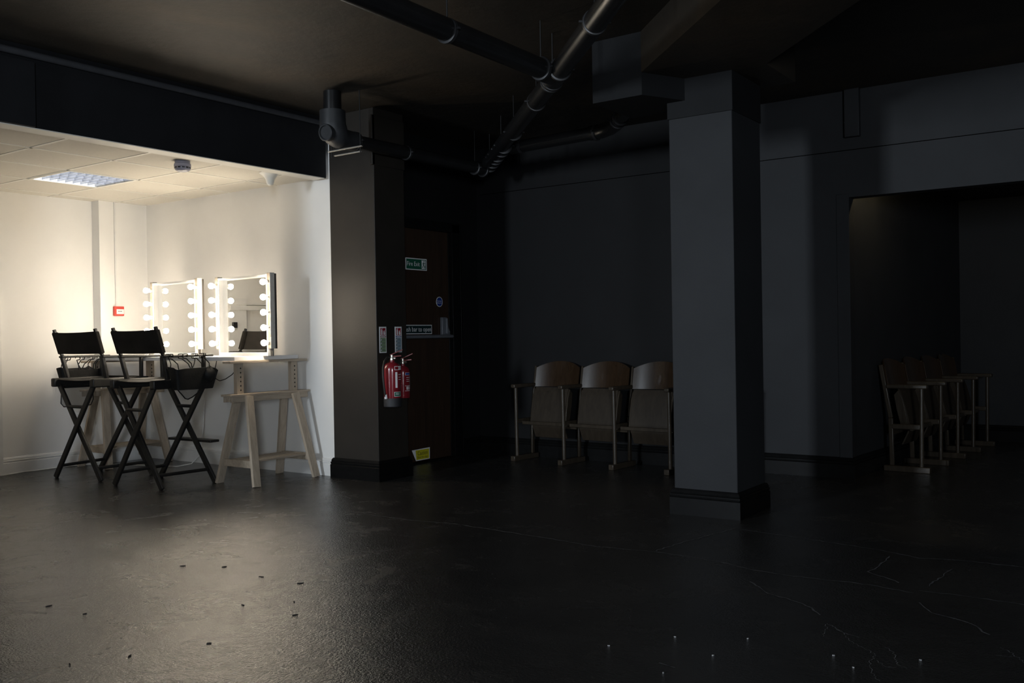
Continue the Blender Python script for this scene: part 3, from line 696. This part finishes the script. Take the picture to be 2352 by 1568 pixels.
# ------------------------------------------------------------------ extinguishers
def extinguisher(label, loc, r, h, foot, facing, words):
    t = thing('fire_extinguisher', label, 'fire extinguisher', loc, 0, 'fire extinguishers on the black pillar')
    b = MB().lathe([(r*.96, foot), (r, foot+.006), (r, h-.055), (r*.985, h-.040), (r*.90, h-.020), (r*.62, h-.004), (r*.32, h+.004), (r*.30, h+.018), (.001, h+.018)], seg=36)
    def cyl(u, v, e=.0006):
        a = facing + u/r; return ((r+e)*cos(a), (r+e)*sin(a), v)
    def patch(u0, v0, u1, v1, e):
        n = 6; vs = [cyl(u0+(u1-u0)*i/n, v, e) for v in (v0, v1) for i in range(n+1)]
        b.add(vs, [(i, i+1, n+2+i, n+1+i) for i in range(n)])
    for kind, args in words:
        if kind == 'p': b.m = args[0]; patch(*args[1:5], args[5])
        else: b.m = args[0]; b.text(args[1], args[2], lambda u, v, A=args: cyl(A[3]+u, A[4]+v, .0016))
        b.m = 0
    b.build('cylinder', ['ext_red', 'paper', 'sign_green', 'sign_blue'], t)
    if foot > .01: MB().lathe([(r*.96, 0), (r*1.02, .004), (r*1.02, foot+.004), (r*.98, foot+.010)], seg=36).build('foot', 'ext_foot', t)
    v = MB().lathe([(r*.30, h+.016), (.020, h+.020), (.020, h+.036), (.014, h+.040), (.014, h+.060), (.003, h+.062)], seg=16)
    v.lathe([(.011, 0), (.011, .030)], (0, 0, h+.034), 12, (cos(facing+.6), sin(facing+.6), 0)); v.build('valve', 'brass', t)
    d = Vector((cos(facing+.75), sin(facing+.75), 0))
    lv_ = MB().bar(Vector((0, 0, h+.058))-d*.015, Vector((0, 0, h+.100))+d*.085, .016, .008); lv_.bar(Vector((0, 0, h+.046))-d*.010, Vector((0, 0, h+.052))+d*.075, .016, .010)
    lv_.build('lever', 'lever', t, bevel=.002)
    return t
e1 = extinguisher('larger red extinguisher with a grey foot and hose, nearer the pillar corner', (-5.036, 5.508, .584), .069, .345, .062, radians(-8),
    [('p', (1, -.030, .288, .045, .318, .0008)), ('p', (0, -.027, .291, .004, .315, .0012)), ('t', (0, 'WATER', .018, .024, .303)),
     ('p', (1, -.024, .150, -.006, .272, .0008)), ('p', (1, .004, .250, .040, .254, .0008)), ('p', (1, .004, .230, .036, .233, .0008)), ('p', (1, .004, .212, .040, .215, .0008)),
     ('p', (1, -.035, .082, .028, .118, .0008)), ('p', (2, -.032, .085, .025, .115, .0012)), ('t', (1, 'FIRE', .020, -.006, .100))])
hz = MB().tube([(-.01, -.014, .385), (-.005, -.05, .385), (0, -.085, .360), (.005, -.108, .31), (.01, -.116, .24), (.012, -.110, .17), (.012, -.098, .10), (.012, -.090, .07)], .0085, 10)
hose = hz.build('hose', 'cable_black', e1)
MB().tube([(.012, -.093, .10), (.012, -.088, .068)], .0115, 10).build('hose_clip', 'paper', hose)
e2 = extinguisher('smaller red extinguisher tucked behind the larger one, nearer the door', (-5.052, 5.652, .640), .054, .255, .004, radians(-20),
    [('p', (1, -.010, .185, .036, .205, .0008)), ('p', (3, -.008, .187, .034, .203, .0012)), ('p', (1, .0, .165, .034, .168, .0008)), ('p', (1, .0, .150, .030, .153, .0008)), ('p', (1, .0, .135, .034, .138, .0008)),
     ('p', (1, -.012, .06, .040, .063, .0008)), ('p', (1, -.012, .10, .040, .103, .0008)), ('p', (1, .0, .07, .012, .095, .0008)), ('p', (1, .018, .07, .030, .095, .0008)), ('p', (1, .045, .07, .051, .18, .0008))])
MB().box((-.066, -.02, .16), (-.045, .02, .20)).build('wall_hook', 'dark_metal', e2); MB().box((-.084, -.02, .20), (-.062, .02, .25)).build('wall_hook', 'dark_metal', e1)

# ------------------------------------------------------------------ cinema seats
SPC = .525
def seat_row(label, loc, rz):
    # local: x along the row, sitters look towards -y
    t = thing('cinema_seat_row', label, 'cinema seats', loc, rz, 'rows of old wooden cinema seats')
    n = 4
    for k in range(n+1):
        x = k*SPC
        s = MB(); s.bar((x, .105, .045), (x, .112, .42), .036, .022, (1, 0, 0)); s.bar((x, .112, .42), (x, .185, .842), .034, .020, (1, 0, 0))
        s.box((x-.012, -.115, .335), (x+.012, .105, .375))
        st_ = s.build('standard', 'seat_frame', t, bevel=.006)
        MB().tube([(x, -.118, .04), (x, -.122, .35), (x, -.125, .655)], .0165, 12).build('front_post', 'seat_frame', st_)
        MB().box((x-.024, -.185, 0), (x+.024, .165, .046)).build('foot_rail', 'seat_frame', st_, bevel=.005)
        MB().box((x-.024, -.170, .655), (x+.024, .140, .688)).build('armrest', 'seat_frame', st_, bevel=.008)
    for k in range(n):
        x = k*SPC
        def back(u, v):
            s = 2*u-1; zt = .828+.058*(1-abs(s)**2.2); z = .655+(zt-.655)*v
            return (x+.020+(SPC-.040)*u, .128+(z-.655)*.18+.050*(1-s*s), z)
        MB().grid(back, 18, 8, (0, .010, 0)).build('backrest', 'ply', t)
        prof = [(.655, .070), (.60, .048), (.52, .024), (.44, .004), (.37, -.010), (.31, -.004), (.26, .018), (.205, .045)]
        def seat(u, v):
            i = min(int(v*7), 6); a = v*7-i; z = prof[i][0]*(1-a)+prof[i+1][0]*a; y = prof[i][1]*(1-a)+prof[i+1][1]*a
            s = 2*u-1; w = .185 if z > .36 else .178
            return (x+SPC/2+s*w, y, z)
        MB().grid(seat, 6, 21, (0, .012, 0)).build('seat', 'seat_ply', t)
        for sx in (-1, 1):
            MB().prism([(.070, .64), (.105, .60), (.085, .48), (.055, .36), (.035, .33), (-.005, .34), (.012, .45), (.040, .57)], -.008, .008, lambda a, b, c: (x+SPC/2+sx*.192+c, a, b)).build('seat_side', 'seat_frame', t, bevel=.002)
        MB().box((x+.012, -.055, .322), (x+SPC-.012, -.028, .352)).build('seat_rail', 'seat_frame', t, bevel=.004)
        MB().box((x+.012, .100, .285), (x+SPC-.012, .118, .335)).build('rear_rail', 'seat_frame', t, bevel=.004)
    return t
r1 = seat_row('row of brown wooden cinema seats along the black wall, left of the column', (-4.872, 7.095, 0), radians(-4.5))
r2 = copy_tree(r1); r2.location = (-1.765, 7.855, 0); r2.rotation_euler.z = radians(90-4.05); r2['label'] = 'row of dark wooden cinema seats inside the recess, seen from its end'

# ------------------------------------------------------------------ lamps, daylight and added fill
def area(name, loc, target, size, size_y, power, col):
    l = bpy.data.lights.new(name, 'AREA'); l.shape = 'RECTANGLE'; l.size = size; l.size_y = size_y; l.energy = power; l.color = col
    o = bpy.data.objects.new(name, l); COL.objects.link(o); o.location = loc
    o.rotation_euler = (Vector(target)-Vector(loc)).to_track_quat('-Z', 'Y').to_euler(); return o
area('window_daylight', (-4.7, -6.30, 2.03), (-4.2, 0, 1.7), .7, 1.3, 385, (.80, .90, 1.0))
area('window_daylight', (3.60, -3.6, 1.65), (0, 0, 1.5), 1.1, 1.2, 310, (.82, .91, 1.0))  # fill light for the added side window
rl_ = thing('recess_lamp', 'small ceiling bulb inside the recess, hidden above the opening', 'ceiling lamp', (-1.60, 7.64, 2.40))
MB().lathe([(.05, 0), (.05, -.015), (.022, -.022), (.020, -.030)], seg=20).build('base', 'plastic_white', rl_); MB().sphere((0, 0, -.048), .020, 14, 8).build('bulb', 'warm_glow', rl_)
w = bpy.data.worlds.new('World'); S.world = w; w.use_nodes = True
w.node_tree.nodes['Background'].inputs[0].default_value = (.7, .82, 1, 1); w.node_tree.nodes['Background'].inputs[1].default_value = .3

# ------------------------------------------------------------------ camera
cam = bpy.data.cameras.new('camera'); co_ = bpy.data.objects.new('camera', cam); COL.objects.link(co_)
cam.sensor_width = 36; cam.lens = 2172.37/2352*36; cam.clip_start = .05
CAM = ((0.817218, 0.576081, -0.016910), (0.010553, 0.014378, 0.999841), (0.576232, -0.817266, 0.005671))
R3 = Matrix(CAM).transposed(); co_.matrix_world = Matrix.Translation((0, 0, 1.12)) @ R3.to_4x4()
S.camera = co_
S.view_settings.view_transform = 'Standard'; S.view_settings.look = 'None'; S.view_settings.exposure = 0; S.view_settings.gamma = 1
S.view_settings.use_curve_mapping = False
